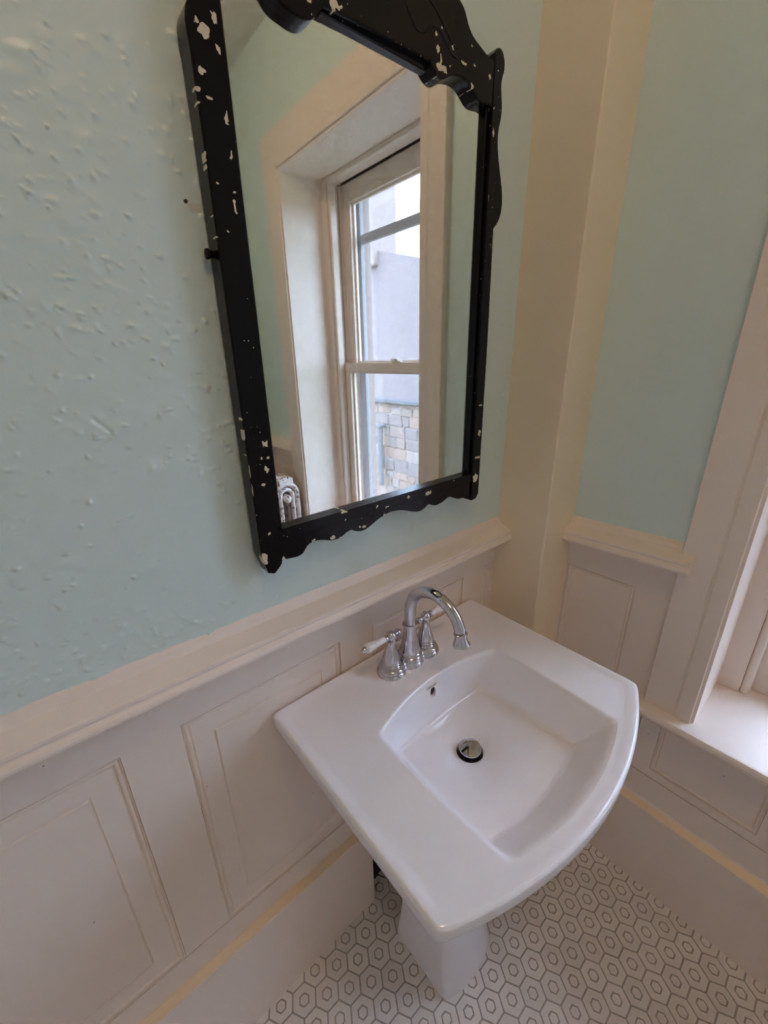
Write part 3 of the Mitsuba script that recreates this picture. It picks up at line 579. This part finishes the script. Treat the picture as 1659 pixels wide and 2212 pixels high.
# inner rebate strips between stile and glass
obj(f'{wm}__glass_stop', cat(mloc(cbox(0.186, 0.1955, 0.004, 0.70, -0.012, 0.0085, 0.0015), 0)), 'chipped_black')
obj(f'{wm}__glass_stop', cat(mloc(cbox(-0.2785, -0.2715, 0.004, 0.66, -0.012, 0.0085, 0.0015), 0)), 'chipped_black')
# crest rail: scalloped underside, shaped top
left_low = spline([(0.1955, 0.652), (0.168, 0.664), (0.141, 0.661), (0.122, 0.6435), (0.107, 0.6395), (0.092, 0.6375), (0.081, 0.6395), (0.069, 0.648), (0.056, 0.661)], 5)
right_low = spline([(-0.127, 0.6665), (-0.131, 0.6615), (-0.140, 0.6560), (-0.153, 0.6535), (-0.1675, 0.6605), (-0.186, 0.6670), (-0.2105, 0.6675), (-0.229, 0.6590), (-0.241, 0.6525), (-0.259, 0.6525), (-0.2785, 0.6535)], 5)
top_r = spline([(-0.2785, 0.7135), (-0.259, 0.7150), (-0.237, 0.7210), (-0.218, 0.7285), (-0.207, 0.7400), (-0.200, 0.7490), (-0.186, 0.7560), (-0.168, 0.7640), (-0.148, 0.7800), (-0.128, 0.7960), (-0.100, 0.8040), (-0.075, 0.8110), (-0.0475, 0.8140)], 5)
top_lft = [(-0.0835 - q[0] - 0.0, q[1]) for q in top_r[::-1]]
crest = Polygon([tuple(q) for q in left_low] + [tuple(q) for q in right_low] + [tuple(q) for q in top_r] + [(x, z) for x, z in top_lft if x < 0.1955] + [(0.1955, 0.7135)])
crest = crest.buffer(0) if crest.is_valid else crest.buffer(0)
if crest.geom_type != 'Polygon': crest = max(crest.geoms, key=lambda g: g.area)
obj(f'{wm}__crest_rail', mloc(bevel_plate(crest, -0.008, 0.0155, 0.0028), 0), 'chipped_black', smooth=30)
# fillet under the straight part of the crest
obj(f'{wm}__crest_fillet', cat(mloc(cbox(-0.129, 0.058, 0.6575, 0.668, -0.004, 0.0075, 0.0015), 0)), 'chipped_black')
# carved leaf scroll on the crest
carve = [[(-0.075, 0.716), (-0.088, 0.700), (-0.103, 0.6915), (-0.118, 0.6965), (-0.130, 0.7060), (-0.143, 0.7070), (-0.158, 0.6980), (-0.176, 0.6880), (-0.190, 0.6890)],
         [(-0.118, 0.732), (-0.140, 0.724), (-0.160, 0.710), (-0.178, 0.7000), (-0.191, 0.6975)], [(-0.060, 0.735), (-0.075, 0.716)]]
def wire(pts, r):
    q = spline(pts, 8); z = np.full(len(q), 0.0152); rr = r * np.clip(np.minimum(np.arange(len(q)), np.arange(len(q))[::-1]) / 6 + 0.25, 0.25, 1)
    m = tube(np.column_stack([q, z]), rr, 8, up=(0, 0, 1)); return m
cms = []
for c in carve:
    cms += [wire(c, 0.0017), wire([(-0.0835 - x, z) for x, z in c], 0.0017)]
obj(f'{wm}__carving', mloc(cat(*cms), 0), 'chipped_black', smooth=40)
# bottom rail and scalloped apron
obj(f'{wm}__bottom_rail', mloc(bevel_plate(sbox(-0.2785, -0.0105, 0.1955, 0.0075), -0.012, 0.0140, 0.002), 0), 'chipped_black', smooth=30)
ap = spline([(0.1955, -0.0485), (0.172, -0.0495), (0.155, -0.0470), (0.146, -0.0370), (0.129, -0.0325), (0.110, -0.0370), (0.093, -0.0420), (0.079, -0.0415), (0.066, -0.0360)], 5)
ap2 = spline([(0.0545, -0.0335), (0.0445, -0.0390), (0.034, -0.0425), (0.019, -0.0415), (0.002, -0.0345), (-0.015, -0.0280), (-0.043, -0.0235), (-0.066, -0.0265), (-0.083, -0.0315), (-0.110, -0.0410), (-0.124, -0.0415), (-0.137, -0.0370), (-0.1455, -0.0325)], 5)
ap3 = spline([(-0.148, -0.0330), (-0.158, -0.0385), (-0.170, -0.0410), (-0.187, -0.0385), (-0.203, -0.0330), (-0.214, -0.0310)], 5)
ap4 = spline([(-0.2165, -0.0330), (-0.228, -0.0390), (-0.243, -0.0440), (-0.262, -0.0435), (-0.2785, -0.0450)], 5)
apron_p = Polygon([tuple(q) for a in (ap, ap2, ap3, ap4) for q in a] + [(-0.2785, -0.0105), (0.1955, -0.0105)]).buffer(0)
obj(f'{wm}__apron', mloc(bevel_plate(apron_p, -0.010, 0.0115, 0.002), 0), 'chipped_black', smooth=30)
obj(f'{wm}__glass', mloc(cbox(-0.2775, 0.192, 0.0, 0.72, -0.004, 0.0), 0), 'mirror_glass')
labels[f'{wm}__glass'] = {'label': 'mirror glass reflecting the window and the radiator'}
obj(f'{wm}__knob', xf(lathe([(0.004, 0), (0.0045, 0.004), (0.0062, 0.006), (0.0060, 0.009), (0.0, 0.011)], (0, 0, 0), (0, 0, 1), 20), -mz * 1.0, mn, mx, mo + mx * 0.2285 + mz * 0.383 - mn * 0.006), 'chipped_black', smooth=40)

# ================================================================= RADIATOR (seen in the mirror)
rd = 'radiator'
tag(rd, 'old white cast iron radiator with flaking paint, seen in the mirror beside the window', 'radiator')
RX, RY0, RZ = 0.116, 1.398, 0.872
def section(y, first):
    ms = []
    W2 = 0.078
    for hw, r, zt in ((W2, 0.0150, RZ - 0.018), (0.047, 0.0115, RZ - 0.052)):
        pts = [(RX - hw + r, y, z) for z in np.linspace(0.09, zt - hw, 8)] + [(RX - (hw - r) * math.cos(a), y, zt - hw + (hw - r) * math.sin(a) * 1.0) for a in np.linspace(0, math.pi, 22)[1:-1]] + [(RX + hw - r, y, z) for z in np.linspace(zt - hw, 0.09, 8)]
        m = tube(pts, r, 12, up=(0, 1, 0)); m.vertices[:, 1] = y + (m.vertices[:, 1] - y) * 1.25; ms.append(m)
    ms.append(cbox(RX - 0.045, RX + 0.045, y - 0.016, y + 0.016, RZ - 0.040, RZ, 0.008))
    for z in (0.12, RZ - 0.115):
        ms.append(lathe([(0.020, -0.021), (0.023, -0.015), (0.023, 0.024), (0.020, 0.028)], (RX, y, z), (0, 1, 0), 20))
    ms.append(cbox(RX - 0.05, RX + 0.05, y - 0.014, y + 0.014, 0.085, 0.135, 0.01))
    if first:
        for sx in (-1, 1): ms.append(lathe([(0.022, 0), (0.015, 0.03), (0.018, 0.09)], (RX + sx * 0.05, y, 0.0), (0, 0, 1), 16))
    return cat(*ms)
for k in range(5):
    s = obj(f'{rd}__section', section(RY0 + 0.024 + 0.052 * k, k in (0, 4)), 'radiator_paint', smooth=35)
    if k == 0: obj(f'{s}__plug', lathe([(0.017, 0), (0.017, 0.006), (0.010, 0.008), (0.010, 0.014), (0.0, 0.015)], (RX, RY0 + 0.003, RZ - 0.115), (0, -1, 0), 8), 'radiator_paint')

# ================================================================= CEILING LAMP (above and behind the camera)
lm = 'ceiling_light'
LX, LY = 0.92, 0.86
tag(lm, 'round opal glass ceiling lamp with a brass canopy', 'ceiling light')
obj(f'{lm}__canopy', lathe([(0.0, 0), (0.085, 0.0), (0.085, 0.012), (0.06, 0.03), (0.055, 0.05), (0.0, 0.05)], (LX, LY, ZC - 0.05), (0, 0, 1), 40), 'brass', smooth=40)
scene[f'{lm}__globe'] = {**mikit.ply(lathe([(0.13 * math.sin(a), -0.085 * math.cos(a)) for a in np.linspace(0.01, 2.7, 24)], (LX, LY, ZC - 0.128), (0, 0, 1), 40), 'ceiling_paint', smooth=True),
                         'emitter': {'type': 'area', 'radiance': rgb(*[c * LAMP_POWER for c in LAMP_TINT])}}

# ================================================================= OUTSIDE
def stone_color(p, n, uv):
    d1, d2, w = mikit.voronoi(p.y * 3.0, p.z * 4.2)
    return mikit.mix((0.40, 0.33, 0.28), (0.52, 0.46, 0.41), w)
def render_color(p, n, uv):
    v = mikit.fbm(p.y * 1.3, p.z * 1.3, 2.0, 4)
    return mikit.mix((0.195, 0.15, 0.158), (0.235, 0.182, 0.182), v)
mat('far_render', base_color=mikit.proc(render_color), roughness=0.9)
mat('far_mortar', base_color=rgb(0.29, 0.225, 0.205), roughness=0.95)
for k, c in enumerate([(0.23, 0.165, 0.145), (0.26, 0.20, 0.185), (0.20, 0.155, 0.15), (0.26, 0.175, 0.145)]): mat(f'far_stone_{k}', base_color=rgb(*c), roughness=0.95)
mat('far_slate', base_color=rgb(0.12, 0.112, 0.125), roughness=0.8)
mat('far_pipe', base_color=rgb(0.12, 0.115, 0.13), roughness=0.6)
mat('grass', base_color=rgb(0.16, 0.19, 0.10), roughness=1.0)
BX = -5.0
nb = 'neighbour_house'
tag(nb, 'pale stone house with a sloping gable beyond the window, seen in the mirror', 'house')
gable = Polygon([(-2.0, 0.52), (16.0, 0.52), (16.0, 5.9), (6.95, 3.47), (-2.0, 1.07)])
obj(f'{nb}__gable_wall', placeB(ext(gable, 0.35), BX - 0.35), 'far_render')
obj(f'{nb}__stone_wall', placeB(ext(sbox(-2.0, -4.0, 16.0, 0.52), 0.33), BX - 0.35), 'far_mortar')
obj(f'{nb}__ledge', cbox(BX - 0.1, BX + 0.10, -2.0, 16.0, 0.525, 0.605, 0.01), 'far_slate')
obj(f'{nb}__chimney', cbox(BX - 0.5, BX + 0.12, 6.93, 8.2, 3.2, 7.5, 0.02), 'far_stone_1')
z = -4.0; row = 0; cnt = 0; many = []
while z < 0.45:
    h = rng.uniform(0.14, 0.30); y = -1.9 + rng.uniform(0, 0.3)
    while y < 15.8:
        w = rng.uniform(0.18, 0.55); m = cbox(BX - 0.04, BX + rng.uniform(-0.008, 0.012), y + 0.008, y + w - 0.008, z + 0.008, min(z + h, 0.50) - 0.008, 0.014)
        m.vertices += rng.normal(0, 1.0, m.vertices.shape) * [0.004, 0.014, 0.014]
        if 5.4 < y < 8.2 and z > -2.6: obj(f'{nb}__stone', m, f'far_stone_{int(rng.integers(4))}')
        else: many.append(m)
        y += w
    z += h
tag(obj(f'{nb}__stonework', cat(*many), 'far_stone_1'), kind='stuff')
obj('drain_pipe', cat(lathe([(0.06, 0), (0.06, 1.36)], (BX + 0.17, 6.80, -1.36), (0, 0, 1), 16), cbox(BX + 0.06, BX + 0.25, 6.72, 6.88, -0.02, 0.05, 0.01)), 'far_pipe', smooth=40)
tag('drain_pipe', 'grey drain pipe fixed to the stone wall outside the window', 'pipe')
struct('ground', cbox(-60, 40, -60, 60, -4.2, -4.0), 'grass')
# outer masonry of this house around the window
obj('wall_right__masonry', tm(man(cbox(-0.50, -0.305, -1.5, 3.5, -4.0, 4.5)) - man(cbox(-1, 0, WY0 - 0.03, WY1 + 0.035, 0.55, 2.28))), 'far_stone_1')

if __name__ == '__main__':
    pass
